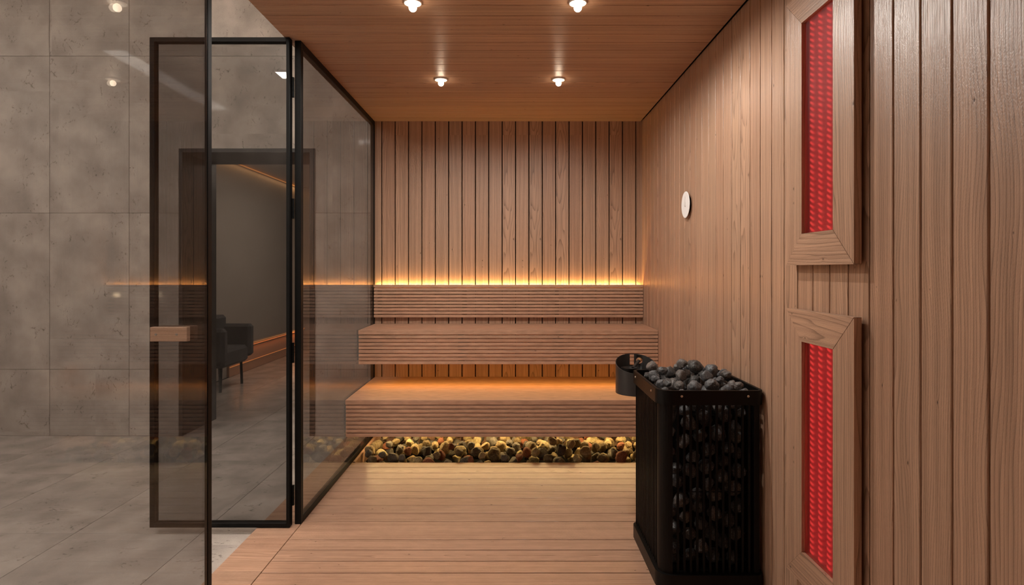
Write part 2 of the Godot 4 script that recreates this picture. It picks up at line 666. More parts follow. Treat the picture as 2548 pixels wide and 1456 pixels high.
func build_hall() -> void:
	var x0 := -5.55
	# far wall: grout backing with the doorway cut out, and tiles 0.6 x 1.2 m on it
	var st := begin()
	for r: Rect2 in rect_minus(Rect2(x0, HALL - 0.1, -1.0 - x0, HALL_TOP - HALL + 0.2), OPENING):
		add_box(st, Vector3(r.position.x, r.position.y, HALL_BACK - 0.5), Vector3(r.end.x, r.end.y, HALL_BACK - 0.003))
	var wall := setting("wall_hall_back", "concrete tiled wall of the hall beyond the glass, with a dark doorway", st.commit(), M.grout)
	var xs := [-5.276, -4.676, -4.076, -3.476, -2.876, -2.276, -1.676, -1.076]
	var ys := [HALL, -0.7485, 0.43, 1.612, HALL_TOP]
	for i in xs.size() + 1:
		var a: float = x0 if i == 0 else xs[i - 1]
		var b: float = -1.0 if i == xs.size() else xs[i]
		for j in 4:
			var r := Rect2(a + 0.0012, ys[j] + 0.0012, b - a - 0.0024, ys[j + 1] - ys[j] - 0.0024)
			if OPENING.encloses(r):
				continue
			part("tile", tile(rect_minus(r, OPENING), 2, HALL_BACK, -0.009), M.tile, wall)
	# floor of the hall
	var fl := setting("floor_hall", "grey stone tiled floor of the hall outside the sauna", box_mesh(Vector3(x0, HALL - 0.2, -9.4), Vector3(1.2, HALL - 0.1, FRONT + 0.1)), M.grout)
	st = begin()
	add_box(st, Vector3(x0, HALL - 0.1, -9.4), Vector3(-1.0, HALL - 0.003, FRONT))
	part("screed", st.commit(), M.grout, fl)
	var fx := [x0, -5.07, -4.47, -3.87, -3.27, -2.67, -2.07, -1.47, -1.0]
	var fz := [FRONT, -0.376, -1.576, -2.776, -3.974, -5.174, -6.374, -7.574, -8.774, -9.3]
	for i in fx.size() - 1:
		for j in fz.size() - 1:
			var r := Rect2(fx[i] + 0.0012, fz[j + 1] + 0.0012, fx[i + 1] - fx[i] - 0.0024, fz[j] - fz[j + 1] - 0.0024)
			if i < 4 and j > 4:
				continue
			part("tile", tile([r], 1, HALL, -0.009, true), M.tile_floor, fl)
	setting("ceiling_hall", "pale plastered ceiling of the hall", box_mesh(Vector3(x0 - 0.1, HALL_TOP, HALL_BACK - 0.5), Vector3(1.2, HALL_TOP + 0.12, FRONT + 0.1)), M.plaster)
	var wl := setting("wall_hall_left", "concrete wall at the far left of the hall", tile([Rect2(HALL_BACK, HALL - 0.1, FRONT - HALL_BACK, HALL_TOP - HALL + 0.1)], 0, x0, -0.1), M.tile)
	setting("wall_hall_front", "concrete wall of the hall behind the viewer", tile([Rect2(x0, HALL - 0.1, LEFT - x0 - 0.03, HALL_TOP - HALL + 0.1)], 2, FRONT, 0.1), M.tile)
	setting("wall_bulkhead", "plastered bulkhead above the sauna", box_mesh(Vector3(-1.05, TOP + 0.1, HALL_BACK), Vector3(1.1, HALL_TOP, FRONT)), M.plaster)
	# doorway lining
	st = begin()
	var zi := HALL_BACK - 0.5
	var zo := HALL_BACK + 0.008
	add_box(st, Vector3(-2.50, HALL, zi), Vector3(-2.47, 0.915, zo), 0.0015)
	add_box(st, Vector3(-1.515, HALL, zi), Vector3(-1.475, 0.915, zo), 0.0015)
	add_box(st, Vector3(-2.47, 0.885, zi), Vector3(-1.515, 0.915, zo), 0.0015)
	setting("trim_1", "black lining of the doorway in the concrete wall", st.commit(), M.liner)
	# linear lights in the ceiling of the hall
	hall_light("long white linear light hung along the hall, mirrored in the wall tiles", Vector3(-3.79, PENDANT, -2.21), Vector2(0.21, 2.06), 4.5, 14.5)
	hall_light("bright white linear light hung across the hall, mirrored in the open glass door", Vector3(-1.77, PENDANT, 0.73), Vector2(1.44, 0.2), 6.4, 14.5)
	# two small lights low on the left wall of the hall, seen as two dots in the tiles
	for k in 2:
		var w := thing("wall_light", ["small round wall light of the hall, left dot mirrored in the tiles", "small round wall light of the hall, right dot mirrored in the tiles"][k], "wall light", Vector3(x0, [-0.348, -0.386][k], [-0.62, 0.37][k]))
		part("base", lathe(PackedVector2Array([Vector2(0, 0), Vector2(0.045, 0), Vector2(0.045, 0.012), Vector2(0.0, 0.012)]), 24), M.chrome, w, Vector3.ZERO, Basis(Vector3.BACK, -PI / 2))
		part("bulb", ball(0.03), M.spot, w, Vector3(0.035, 0, 0))
		var o := OmniLight3D.new()
		o.name = "glow"
		o.light_color = Color(1.0, 0.85, 0.65)
		o.light_energy = 0.05
		o.light_size = 0.02
		o.omni_range = 12.0
		o.omni_attenuation = 2.0
		o.shadow_enabled = true
		w.add_child(o)
		o.position = Vector3(0.035, 0, 0)


func hall_light(label: String, at: Vector3, size: Vector2, down: float, up: float) -> void:
	var o := thing("pendant_light", label, "ceiling light", at)
	var h := size * 0.5 + Vector2.ONE * 0.012
	part("housing", box_mesh(Vector3(-h.x, 0.0, -h.y), Vector3(h.x, 0.02, h.y), 0.002), M.white, o)
	part("diffuser", box_mesh(Vector3(-size.x * 0.5, -0.004, -size.y * 0.5), Vector3(size.x * 0.5, 0.0, size.y * 0.5)), M.led_white, o)
	part("upper_diffuser", box_mesh(Vector3(-size.x * 0.5, 0.02, -size.y * 0.5), Vector3(size.x * 0.5, 0.024, size.y * 0.5)), M.led_white, o)
	for s: float in [-0.8, 0.8]:
		var st := begin()
		var foot := Vector3(s * size.x * 0.5, 0.024, 0) if size.x > size.y else Vector3(0, 0.024, s * size.y * 0.5)
		tube(st, PackedVector3Array([foot, foot + Vector3.UP * (HALL_TOP - at.y - 0.024)]), 0.002, 8)
		part("cable", st.commit(), M.grey, o)
	area_light(o, Vector3(0, -0.008, 0), size, Vector3.DOWN, Color(1.0, 0.972, 0.94), down)
	area_light(o, Vector3(0, 0.028, 0), size, Vector3.UP, Color(1.0, 0.972, 0.94), up)


func area_light(parent: Node, at: Vector3, size: Vector2, towards: Vector3, color: Color, energy: float) -> void:
	var l := AreaLight3D.new()
	l.name = "light"
	l.area_size = size
	l.light_color = color
	l.light_energy = energy
	l.area_range = 14.0
	l.area_attenuation = 2.0
	l.area_normalize_energy = true
	l.shadow_enabled = true
	parent.add_child(l)
	# the light shines along its own -z; its x and y span the size
	var z := -towards.normalized()
	var x := Vector3.RIGHT if absf(z.x) < 0.9 else Vector3.BACK
	var y := z.cross(x).normalized()
	l.transform = Transform3D(Basis(x, y, z), at)


func build_back_room() -> void:
	var z0 := HALL_BACK - 0.5
	var z1 := -9.26
	setting("wall_room_left", "concrete left wall of the room behind the doorway", tile([Rect2(z1, HALL, z0 - z1, 2.55)], 0, -3.3, -0.1), M.room)
	setting("wall_room_right", "concrete right wall of the room behind the doorway", tile([Rect2(z1, HALL, z0 - z1, 2.55)], 0, -1.1, 0.1), M.room)
	setting("wall_room_back", "concrete end wall of the room behind the doorway", tile([Rect2(-3.4, HALL, 2.4, 2.65)], 2, z1, -0.1), M.room)
	setting("ceiling_room", "plastered ceiling of the room behind the doorway", box_mesh(Vector3(-3.4, 1.3, z1), Vector3(-1.0, 1.4, z0)), M.plaster)
	var c := thing("led_strip", "dim warm light line along the ceiling edge inside the doorway", "light strip", Vector3(-3.27, 1.28, -7.1))
	part("diffuser", box_mesh(Vector3(-0.03, -0.004, -2.1), Vector3(0.0, 0.004, 2.1)), M.led_dim, c)
	area_light(c, Vector3(0.01, -0.012, 0), Vector2(0.02, 4.2), Vector3(0.6, -1, 0), Color(1.0, 0.75, 0.5), 0.25)
	var p := thing("ceiling_light", "ceiling panel light deep in the room behind the doorway", "ceiling light", Vector3(-2.0, 1.3, -6.9))
	part("housing", box_mesh(Vector3(-0.2, -0.012, -0.8), Vector3(0.2, 0.0, 0.8), 0.002), M.white, p)
	part("diffuser", box_mesh(Vector3(-0.18, -0.016, -0.78), Vector3(0.18, -0.012, 0.78)), M.led_white, p)
	area_light(p, Vector3(0, -0.02, 0), Vector2(0.36, 1.56), Vector3.DOWN, Color(1.0, 0.9, 0.8), 1.6)
	# bench with lit edges along the left wall
	var b := thing("wall_bench", "long low bench with warm lit edges along the wall behind the doorway", "bench", Vector3(-3.3, -0.905, -7.95))
	part("seat", box_mesh(Vector3(0, -0.035, -1.25), Vector3(0.06, 0.0, 1.15), 0.003), M.bench, b)
	part("apron", box_mesh(Vector3(0, -0.345, -1.25), Vector3(0.03, -0.035, 1.15), 0.003), M.bench, b)
	part("light_line", box_mesh(Vector3(0.03, -0.235, -1.25), Vector3(0.036, -0.228, 1.15)), M.led_dim, b)
	part("upper_light_line", box_mesh(Vector3(0.06, -0.012, -1.25), Vector3(0.063, -0.002, 1.15)), M.led_dim, b)
	area_light(b, Vector3(0.072, -0.02, -0.05), Vector2(0.01, 2.3), Vector3(1, -0.5, 0), Color(1.0, 0.6, 0.3), 0.12)
	# armchair
	var a := thing("armchair", "dark grey upholstered armchair in the dim room behind the doorway", "armchair", Vector3(-3.04, HALL, -6.2))
	part("seat", box_mesh(Vector3(-0.2, 0.25, -0.28), Vector3(0.14, 0.43, 0.3), 0.03), M.cloth, a)
	part("backrest", box_mesh(Vector3(-0.25, 0.25, -0.32), Vector3(-0.12, 0.755, 0.32), 0.03), M.cloth, a)
	for s: float in [-1.0, 1.0]:
		part("arm", box_mesh(Vector3(-0.22, 0.3, s * 0.3 - 0.055), Vector3(0.17, 0.655, s * 0.3 + 0.055), 0.03), M.cloth, a)
		for t: float in [-0.16, 0.08]:
			var st := begin()
			tube(st, PackedVector3Array([Vector3(t, 0, s * 0.24), Vector3(t, 0.27, s * 0.22)]), 0.014)
			part("leg", st.commit(), M.black, a)


# ================================================================================================ sauna shell
func build_sauna_shell() -> void:
	# back wall: dark backing and upright boards
	var wb := setting("wall_back", "back wall of upright reddish wood boards with dark joints", box_mesh(Vector3(-1.036, -1.45, HALL_BACK - 0.1), Vector3(1.1, TOP + 0.1, BACK - 0.019)), M.backing)
	var x := -1.036
	var k := 0
	while x < RIGHT + 0.02:
		var nx := minf(-0.955 + 0.099 * k - 0.0035, RIGHT + 0.02)
		part("board", plank(Vector3(x, -1.4, BACK - 0.018), Vector3(nx, TOP + 0.02, BACK), 1, 0, 0.0012, 0.0, 0.0), M.wood, wb)
		x = nx + 0.007
		k += 1
	# right wall
	var wr := setting("wall_right", "right wall of upright reddish wood boards", box_mesh(Vector3(RIGHT + 0.019, -1.45, HALL_BACK - 0.1), Vector3(RIGHT + 0.13, TOP + 0.1, FRONT + 0.1)), M.backing)
	var z := FRONT
	k = -24
	while z > BACK + 0.01:
		var nz := maxf(-(1.1903 + 0.0991 * k) + 0.0028, BACK + 0.001)
		if nz < z - 0.01:
			part("board", plank(Vector3(RIGHT, -1.24, nz), Vector3(RIGHT + 0.018, TOP + 0.006, z), 1, 2, 0.0018, 0.0, 0.0), M.wood, wr)
			z = nz - 0.0056
		k += 1
	# ceiling
	var ce := setting("ceiling", "sauna ceiling of narrow reddish wood boards", box_mesh(Vector3(-1.07, TOP + 0.016, HALL_BACK - 0.1), Vector3(1.1, TOP + 0.1, FRONT + 0.1)), M.backing)
	k = 0
	while BACK + 0.1 * k < FRONT:
		var za := BACK + 0.1 * k + 0.0011
		part("board", plank(Vector3(-1.07, TOP, za), Vector3(RIGHT - 0.012, TOP + 0.015, minf(za + 0.0962, FRONT)), 0, 2, 0.0008), M.wood, ce)
		k += 1
	# deck: slab, pit for the stones, boards, and cross boards under the glass
	var fl := setting("floor", "wooden sauna deck of boards laid across the room", box_mesh(Vector3(-1.19, -1.34, -3.70), Vector3(RIGHT + 0.02, DECK - 0.021, FRONT)), M.backing)
	part("pit", box_mesh(Vector3(-1.19, -1.34, -4.36), Vector3(RIGHT + 0.02, -1.30, -3.70)), M.backing, fl)
	part("pit_edging", plank(Vector3(-1.0, -1.33, BACK), Vector3(-0.985, DECK + 0.004, -3.707), 2, 1, 0.001, 0.0, 0.0), M.wood, fl)
	k = 0
	while -3.706 + 0.0966 * k < FRONT:
		var za := -3.706 + 0.0966 * k
		var zb := minf(za + 0.0924, FRONT)
		if k == 9:
			zb = za + 0.0966 + 0.0924
		if k != 10:
			part("board", plank(Vector3(-1.005, DECK - 0.02, za + 0.001), Vector3(RIGHT - 0.002, DECK, zb), 0, 2, 0.0009, 0.0), M.deck, fl)
		k += 1
	k = 0
	while -4.33 + 0.098 * k < FRONT:
		var za := -4.33 + 0.098 * k
		part("threshold_board", plank(Vector3(-1.2, HALL - 0.05, za), Vector3(-1.0085, DECK, minf(za + 0.0978, FRONT)), 0, 2, 0.0004, -0.02), M.deck, fl)
		k += 1
	setting("wall_front", "wooden end wall of the sauna behind the viewer", box_mesh(Vector3(-1.05, -1.45, FRONT), Vector3(1.1, TOP + 0.1, FRONT + 0.1)), M.oak)


# ================================================================================================ glass partition and door
func build_glass() -> void:
	# fixed pane between the door and the back wall
	var f := thing("window_1", "fixed tinted glass wall in a black frame, between the open door and the back wall", "glass wall", Vector3(LEFT, DECK, -2.805))
	f.set_meta("kind", "structure")
	var far := BACK + 2.805 + 0.001
	var tall := TOP - DECK
	part("frame_post", box_mesh(Vector3(-0.03, 0, -0.032), Vector3(0, tall, 0), 0.001), M.black, f)
	part("frame_post", box_mesh(Vector3(-0.03, 0, far), Vector3(0, tall, far + 0.012), 0.001), M.black, f)
	part("frame_rail", box_mesh(Vector3(-0.03, tall - 0.032, far + 0.012), Vector3(0, tall, -0.032), 0.001), M.black, f)
	part("frame_rail", box_mesh(Vector3(-0.03, 0, far + 0.012), Vector3(0, 0.028, -0.032), 0.001), M.black, f)
	part("pane", box_mesh(Vector3(-0.011, 0.027, far + 0.011), Vector3(-0.003, tall - 0.031, -0.031)), M.glass, f)
	# fixed pane on the viewer's side of the door
	var g := thing("window_2", "fixed tinted glass wall nearest the viewer, with a slim black edge profile", "glass wall", Vector3(LEFT, DECK, -1.969))
	g.set_meta("kind", "structure")
	var near := FRONT + 1.969
	part("frame_post", box_mesh(Vector3(-0.012, 0, 0), Vector3(0.0, tall, 0.025), 0.001), M.black, g)
	part("frame_rail", box_mesh(Vector3(-0.012, tall - 0.032, 0.025), Vector3(0.0, tall, near), 0.001), M.black, g)
	part("frame_rail", box_mesh(Vector3(-0.012, 0, 0.025), Vector3(0.0, 0.028, near), 0.001), M.black, g)
	part("pane", box_mesh(Vector3(-0.010, 0.027, 0.024), Vector3(-0.002, tall - 0.031, near)), M.glass, g)
	# open door, turned outwards
	var d := thing("door_1", "open tinted glass door in a black frame with a wooden handle block", "door", Vector3(-1.044, DECK, -2.797))
	d.set_meta("kind", "structure")
	var w := 0.661
	var t := 0.036
	var y0 := 0.003
	var y1 := tall - 0.001
	part("frame_stile", box_mesh(Vector3(-0.016, y0, 0), Vector3(0, y1, t), 0.001), M.black, d)
	part("frame_stile", box_mesh(Vector3(-w, y0, 0), Vector3(-w + 0.0225, y1, t), 0.001), M.black, d)
	part("frame_rail", box_mesh(Vector3(-w + 0.0225, y1 - 0.021, 0), Vector3(-0.016, y1, t), 0.001), M.black, d)
	part("frame_rail", box_mesh(Vector3(-w + 0.0225, y0, 0), Vector3(-0.016, y0 + 0.021, t), 0.001), M.black, d)
	part("pane", box_mesh(Vector3(-w + 0.022, y0 + 0.02, 0.012), Vector3(-0.0155, y1 - 0.02, 0.02)), M.glass, d)
	for y: float in [0.872, 0.293, -0.395, -1.075]:
		var h := begin()
		for i in 3:
			add_lathe(h, PackedVector2Array([Vector2(0, -0.0155), Vector2(0.0055, -0.0155), Vector2(0.0055, 0.0155), Vector2(0, 0.0155)]), 16, Transform3D(Basis.IDENTITY, Vector3(0.004, y - DECK + (i - 1) * 0.032, 0.006)))
		add_box(h, Vector3(-0.001, y - DECK - 0.048, -0.002), Vector3(0.009, y - DECK + 0.048, 0.004))
		part("hinge", h.commit(), M.black, d)
	for s in 2:
		var z := t if s == 0 else -0.03
		var hd := part("handle", plank(Vector3(-0.641, -0.334 - DECK, z), Vector3(-0.468, -0.267 - DECK, z + 0.03), 0, 1, 0.002, 0.05), M.wood, d)
		for x: float in [-0.613, -0.516]:
			part("screw", lathe(PackedVector2Array([Vector2(0, 0.0025), Vector2(0.005, 0.0025), Vector2(0.006, 0), Vector2(0, 0)]), 16), M.grey, hd, Vector3(x, -0.301 - DECK, z + (0.03 if s == 0 else 0.0)), Basis(Vector3.RIGHT, PI / 2 if s == 0 else -PI / 2))


# ================================================================================================ benches
func bench(n: String, label: String, top: float, front: float, board: float) -> Node3D:
	var o := thing(n, label, "bench", Vector3(0, top, BACK))
	var x0 := LEFT + 0.002
	var x1 := RIGHT - 0.002
	var deep := front - BACK
	# seat of glued boards, laid side by side
	var rows := ceili(deep / 0.095)
	for i in rows:
		var za := deep * i / rows
		part("seat_board", plank(Vector3(x0, -board, za + 0.0005), Vector3(x1, 0, deep * (i + 1) / rows), 0, 2, 0.0003 if i < rows - 1 else 0.0012, 0.0), M.bench, o)
	var y := -board - 0.0046
	for i in 8:
		part("slat", plank(Vector3(x0 + 0.002, y - 0.0197, deep - 0.026), Vector3(x1, y, deep - 0.001), 0, 1, 0.0011, -0.02), M.bench, o)
		y -= 0.0243
	for x: float in [x0 + 0.03, -0.33, 0.33, x1 - 0.03]:
		part("batten", box_mesh(Vector3(x - 0.02, -board - 0.199, deep - 0.06), Vector3(x + 0.02, -board, deep - 0.027)), M.liner, o)
		part("bearer", box_mesh(Vector3(x - 0.02, -board - 0.186, 0.0), Vector3(x + 0.02, -board, deep - 0.06)), M.liner, o)
	return o


func build_benches() -> void:
	bench("upper_bench", "upper slat-fronted wooden bench against the back wall", -0.3966, -3.85, 0.0295)
	bench("lower_bench", "deep lower slat-fronted wooden bench above the river stones", -0.79, -3.55, 0.0285)
	var b := thing("backrest", "wooden slatted backrest above the upper bench, lit from behind", "backrest", Vector3(0, -0.3477, BACK))
	for i in 10:
		var y := 0.0244 * i
		part("slat", plank(Vector3(LEFT + 0.002, y, 0.022), Vector3(RIGHT - 0.002, y + 0.0195, 0.042), 0, 1, 0.0011, -0.02), M.bench, b)
	for x: float in [LEFT + 0.04, -0.34, 0.34, RIGHT - 0.04]:
		part("batten", box_mesh(Vector3(x - 0.015, 0.0, 0.0), Vector3(x + 0.015, 0.2, 0.0225)), M.backing, b)
	# light strips
	var s1 := thing("led_strip", "golden light strip glowing up the wall from behind the backrest", "light strip", Vector3(0, -0.1265, BACK))
	part("channel", box_mesh(Vector3(LEFT + 0.01, -0.006, 0.004), Vector3(RIGHT - 0.01, 0.0, 0.019)), M.white, s1)
	part("diffuser", box_mesh(Vector3(LEFT + 0.012, 0.0, 0.006), Vector3(RIGHT - 0.012, 0.003, 0.017)), M.led_amber, s1)
	area_light(s1, Vector3(-0.017, 0.004, 0.014), Vector2(1.94, 0.006), Vector3(0, 1, -0.9), Color(1.0, 0.81, 0.48), 0.85)
	var s2 := thing("led_strip", "orange light strip under the upper bench, shining on the lower seat", "light strip", Vector3(0, -0.43, -3.98))
	part("channel", box_mesh(Vector3(LEFT + 0.01, -0.186, -0.012), Vector3(RIGHT - 0.01, -0.1825, 0.012)), M.white, s2)
	part("diffuser", box_mesh(Vector3(LEFT + 0.012, -0.189, -0.009), Vector3(RIGHT - 0.012, -0.186, 0.009)), M.led_orange, s2)
	area_light(s2, Vector3(-0.017, -0.192, 0), Vector2(1.94, 0.012), Vector3.DOWN, Color(1.0, 0.76, 0.4), 0.34)
	var s3 := thing("led_strip", "yellow light strip under the lower bench, shining on the river stones", "light strip", Vector3(0, -0.82, -4.02))
	part("channel", box_mesh(Vector3(LEFT + 0.01, -0.189, -0.012), Vector3(RIGHT - 0.01, -0.1848, 0.012)), M.white, s3)
	part("diffuser", box_mesh(Vector3(LEFT + 0.012, -0.192, -0.009), Vector3(RIGHT - 0.012, -0.189, 0.009)), M.led_yellow, s3)
	area_light(s3, Vector3(-0.017, -0.195, 0), Vector2(1.94, 0.012), Vector3.DOWN, Color(1.0, 0.84, 0.58), 0.85)


# ================================================================================================ stones
var stone_shapes := []


# a worn stone of radius 1: a ball pushed in by soft noise and by a few flat breaks
func stone_shape(seed_: int, facets: int, rough: float) -> ArrayMesh:
	var n := FastNoiseLite.new()
	n.seed = seed_
	n.frequency = 0.75
	n.fractal_octaves = 3
	var r := RandomNumberGenerator.new()
	r.seed = seed_ * 13 + 5
	var cuts := []
	for i in facets:
		cuts.append([Vector3(r.randfn(), r.randfn(), r.randfn()).normalized(), r.randf_range(0.55, 0.84)])
	var squash := Vector3(r.randf_range(0.84, 1.0), r.randf_range(0.72, 0.92), r.randf_range(0.84, 1.0))
	var rows := 18
	var cols := 26
	var pos := []
	for i in rows + 1:
		for k in cols:
			var a := PI * i / rows
			var b := TAU * k / cols
			var d := Vector3(sin(a) * cos(b), cos(a), sin(a) * sin(b))
			var rad := 0.97 + rough * n.get_noise_3dv(d * 1.5)
			for c in cuts:
				var h: float = d.dot(c[0])
				if h > 0.05:
					var lim: float = c[1] / h
					# soft minimum, so that the edges of a break are worn round
					var t := clampf(0.5 + 0.5 * (lim - rad) / 0.06, 0.0, 1.0)
					rad = lerpf(lim, rad, t) - 0.06 * t * (1.0 - t)
			pos.append(d * minf(rad, 1.0) * squash)
	var nor := []
	nor.resize(pos.size())
	nor.fill(Vector3.ZERO)
	var faces := []
	for i in rows:
		for k in cols:
			var a := i * cols + k
			var b := i * cols + (k + 1) % cols
			for f in [[a, b, b + cols], [a, b + cols, a + cols]]:
				var m: Vector3 = (pos[f[2]] - pos[f[0]]).cross(pos[f[1]] - pos[f[0]])
				if m.length() < 1e-9:
					continue
				if m.dot(pos[f[0]] + pos[f[1]] + pos[f[2]]) < 0.0:
					m = -m
				faces.append(f)
				for v in f:
					nor[v] += m
	for k in cols:
		nor[k] = Vector3.UP
		nor[rows * cols + k] = Vector3.DOWN
	var st := begin()
	for f in faces:
		var flip: bool = (pos[f[1]] - pos[f[0]]).cross(pos[f[2]] - pos[f[0]]).dot(pos[f[0]] + pos[f[1]] + pos[f[2]]) > 0.0
		for v in ([f[0], f[2], f[1]] if flip else f):
			st.set_normal(nor[v].normalized())
			st.add_vertex(pos[v])
	return st.commit()


# lets balls come to rest one by one in a box; returns [centre, radius]
func pile(lo: Vector3, hi: Vector3, sizes: Vector2, surface: Callable, tries: int, most: int, known := []) -> Array:
	var out := known.duplicate()
	var misses := 0
	while out.size() < most and misses < 60:
		var r := rng.randf_range(sizes.x, sizes.y)
		var best := Vector3.INF
		for t in tries:
			var x := rng.randf_range(lo.x + r, hi.x - r)
			var z := rng.randf_range(lo.z + r, hi.z - r)
			var y := lo.y + r
			for s in out:
				var d2: float = (s[0].x - x) * (s[0].x - x) + (s[0].z - z) * (s[0].z - z)
				var rr: float = (s[1] + r) * 0.97
				if d2 < rr * rr:
					y = maxf(y, s[0].y + sqrt(rr * rr - d2))
			if y + r * 0.75 < surface.call(x, z) and y < best.y:
				best = Vector3(x, y, z)
		if best.y == INF:
			misses += 1
			continue
		misses = 0
		out.append([best, r])
	return out.slice(known.size())


const ORDINAL := ["first", "second", "third", "fourth", "fifth", "sixth", "seventh", "eighth", "ninth", "tenth", "eleventh", "twelfth", "thirteenth", "fourteenth", "fifteenth", "sixteenth", "seventeenth", "eighteenth", "nineteenth"]


func nth(i: int) -> String:
	if i < 19:
		return ORDINAL[i]
	var n := i + 1
	var tens: String = ["twenty", "thirty", "forty", "fifty", "sixty", "seventy", "eighty", "ninety"][n / 10 - 2]
	return ["twentieth", "thirtieth", "fortieth", "fiftieth", "sixtieth", "seventieth", "eightieth", "ninetieth"][n / 10 - 2] if n % 10 == 0 else tens + "-" + ORDINAL[n % 10 - 1]


func put_stone(n: String, s: Array, shape: Mesh, m: Material, label: String, group: String) -> void:
	var o := part(n, shape, m, self)
	var turn := Basis(Vector3(rng.randfn(), rng.randfn(), rng.randfn()).normalized(), rng.randf() * TAU)
	o.transform = Transform3D(turn.scaled_local(Vector3.ONE * s[1]), s[0])
	tag(o, label, "stone", group)


func build_gravel() -> void:
	var shapes := []
	for i in 14:
		shapes.append(stone_shape(100 + i, rng.randi_range(3, 9), 0.34))
	var surface := func(x: float, z: float) -> float:
		var h := -1.168
		h += 0.075 * exp(-pow((x - 0.33) / 0.2, 2.0) - pow((z + 3.84) / 0.12, 2.0))
		h += 0.045 * exp(-pow((x + 0.34) / 0.16, 2.0) - pow((z + 3.86) / 0.1, 2.0))
		return h - 0.02 * smoothstep(-3.8, -3.72, z)
	var list := pile(Vector3(-0.982, -1.30, -4.325), Vector3(0.955, 0, -3.712), Vector2(0.029, 0.053), surface, 26, 298)
	list.sort_custom(func(a, b): return a[0].z > b[0].z)
	var rows := {}
	for s in list:
		var row := clampi(int((-3.712 - s[0].z) / 0.102), 0, 5)
		if not rows.has(row): rows[row] = []
		rows[row].append(s)
	var kinds := ["beige", "beige", "pale yellow", "grey", "grey", "reddish brown", "dark grey", "olive brown", "olive brown"]
	var names := ["front row", "second row", "third row", "fourth row", "fifth row", "row against the wall"]
	for row: int in rows:
		rows[row].sort_custom(func(a, b): return a[0].x < b[0].x)
		for i in rows[row].size():
			var kind: String = kinds[rng.randi() % kinds.size()]
			put_stone("river_stone", rows[row][i], shapes[rng.randi() % shapes.size()], M.river[kind], "%s river stone under the lower bench, %s, %s from glass wall" % [kind, names[row], nth(i)], "river stones under the lower bench")


# ================================================================================================ infrared panels
func build_panels() -> void:
	infrared(0.016, "upper red-glowing infrared panel in a mitred wooden frame on the right wall")
	infrared(-1.014, "lower red-glowing infrared panel in a mitred wooden frame beside the black heater")


func infrared(y0: float, label: String) -> void:
	var zn := -1.6035       # edge nearest the viewer
	var zf := -1.997
	var tall := 0.884
	var o := thing("infrared_panel", label, "infrared heater", Vector3(RIGHT, y0, (zn + zf) * 0.5))
	var hz := (zn - zf) * 0.5
	var wz := 0.105
	var wy := 0.1015
	var xa := -0.0325
	var xb := -0.0105
	var g := 0.0007
	var a := Vector2(-hz, 0)
	var b := Vector2(hz, 0)
	var c := Vector2(hz, tall)
	var d := Vector2(-hz, tall)
	var ia := Vector2(-hz + wz, wy)
	var ib := Vector2(hz - wz, wy)
	var ic := Vector2(hz - wz, tall - wy)
	var id := Vector2(-hz + wz, tall - wy)
	var gy := Vector2(0, g)
	part("frame_board", wood_prism(PackedVector2Array([a, b, ib, ia]), xa, xb, 2), M.wood, o)
	part("frame_board", wood_prism(PackedVector2Array([d, c, ic, id]), xa, xb, 2), M.wood, o)
	part("frame_board", wood_prism(PackedVector2Array([a + gy * 2, ia + gy * 2, id - gy * 2, d - gy * 2]), xa + 0.0006, xb, 1), M.wood, o)
	part("frame_board", wood_prism(PackedVector2Array([b + gy * 2, ib + gy * 2, ic - gy * 2, c - gy * 2]), xa + 0.0006, xb, 1), M.wood, o)
	# casing behind the frame: four sides and the back
	var st := begin()
	var x1 := -0.0015
	add_box(st, Vector3(xb + 0.0002, wy - 0.02, -hz + 0.02), Vector3(x1, tall - wy + 0.02, -hz + wz))
	add_box(st, Vector3(xb + 0.0002, wy - 0.02, hz - wz), Vector3(x1, tall - wy + 0.02, hz - 0.02))
	add_box(st, Vector3(xb + 0.0002, wy - 0.02, -hz + wz), Vector3(x1, wy, hz - wz))
	add_box(st, Vector3(xb + 0.0002, tall - wy, -hz + wz), Vector3(x1, tall - wy + 0.02, hz - wz))
	part("casing", st.commit(), M.casing, o)
	part("glowing_back", box_mesh(Vector3(-0.006, wy, -hz + wz), Vector3(x1, tall - wy, hz - wz)), M.red, o)
	part("glass", box_mesh(Vector3(-0.0215, wy - 0.004, -hz + wz - 0.004), Vector3(-0.0185, tall - wy + 0.004, hz - wz + 0.004)), M.red_glass, o)
	var pitch := 0.0183
	for i in 3:
		var z := [-0.067, -0.017, 0.033][i] as float
		var tb := begin()
		tube(tb, PackedVector3Array([Vector3(-0.0095, wy, z), Vector3(-0.0095, tall - wy, z)]), 0.0036, 14, false)
		var core := part("heating_tube", tb.commit(), M.red, o)
		var cl := begin()
		var path := PackedVector3Array()
		var turns := (tall - 2.0 * wy - 0.01) / pitch
		var steps := int(turns * 14)
		for k in steps + 1:
			var t := turns * k / steps
			path.append(Vector3(-0.0095 + 0.003 * cos(t * TAU), wy + 0.005 + t * pitch, z + 0.003 * sin(t * TAU)))
		tube(cl, path, 0.0031, 8)
		part("coil", cl.commit(), M.coil, core)


# ================================================================================================ heater
const HX0 := 0.56
const HX1 := 0.966
const HZ0 := -2.70
const HZ1 := -2.222


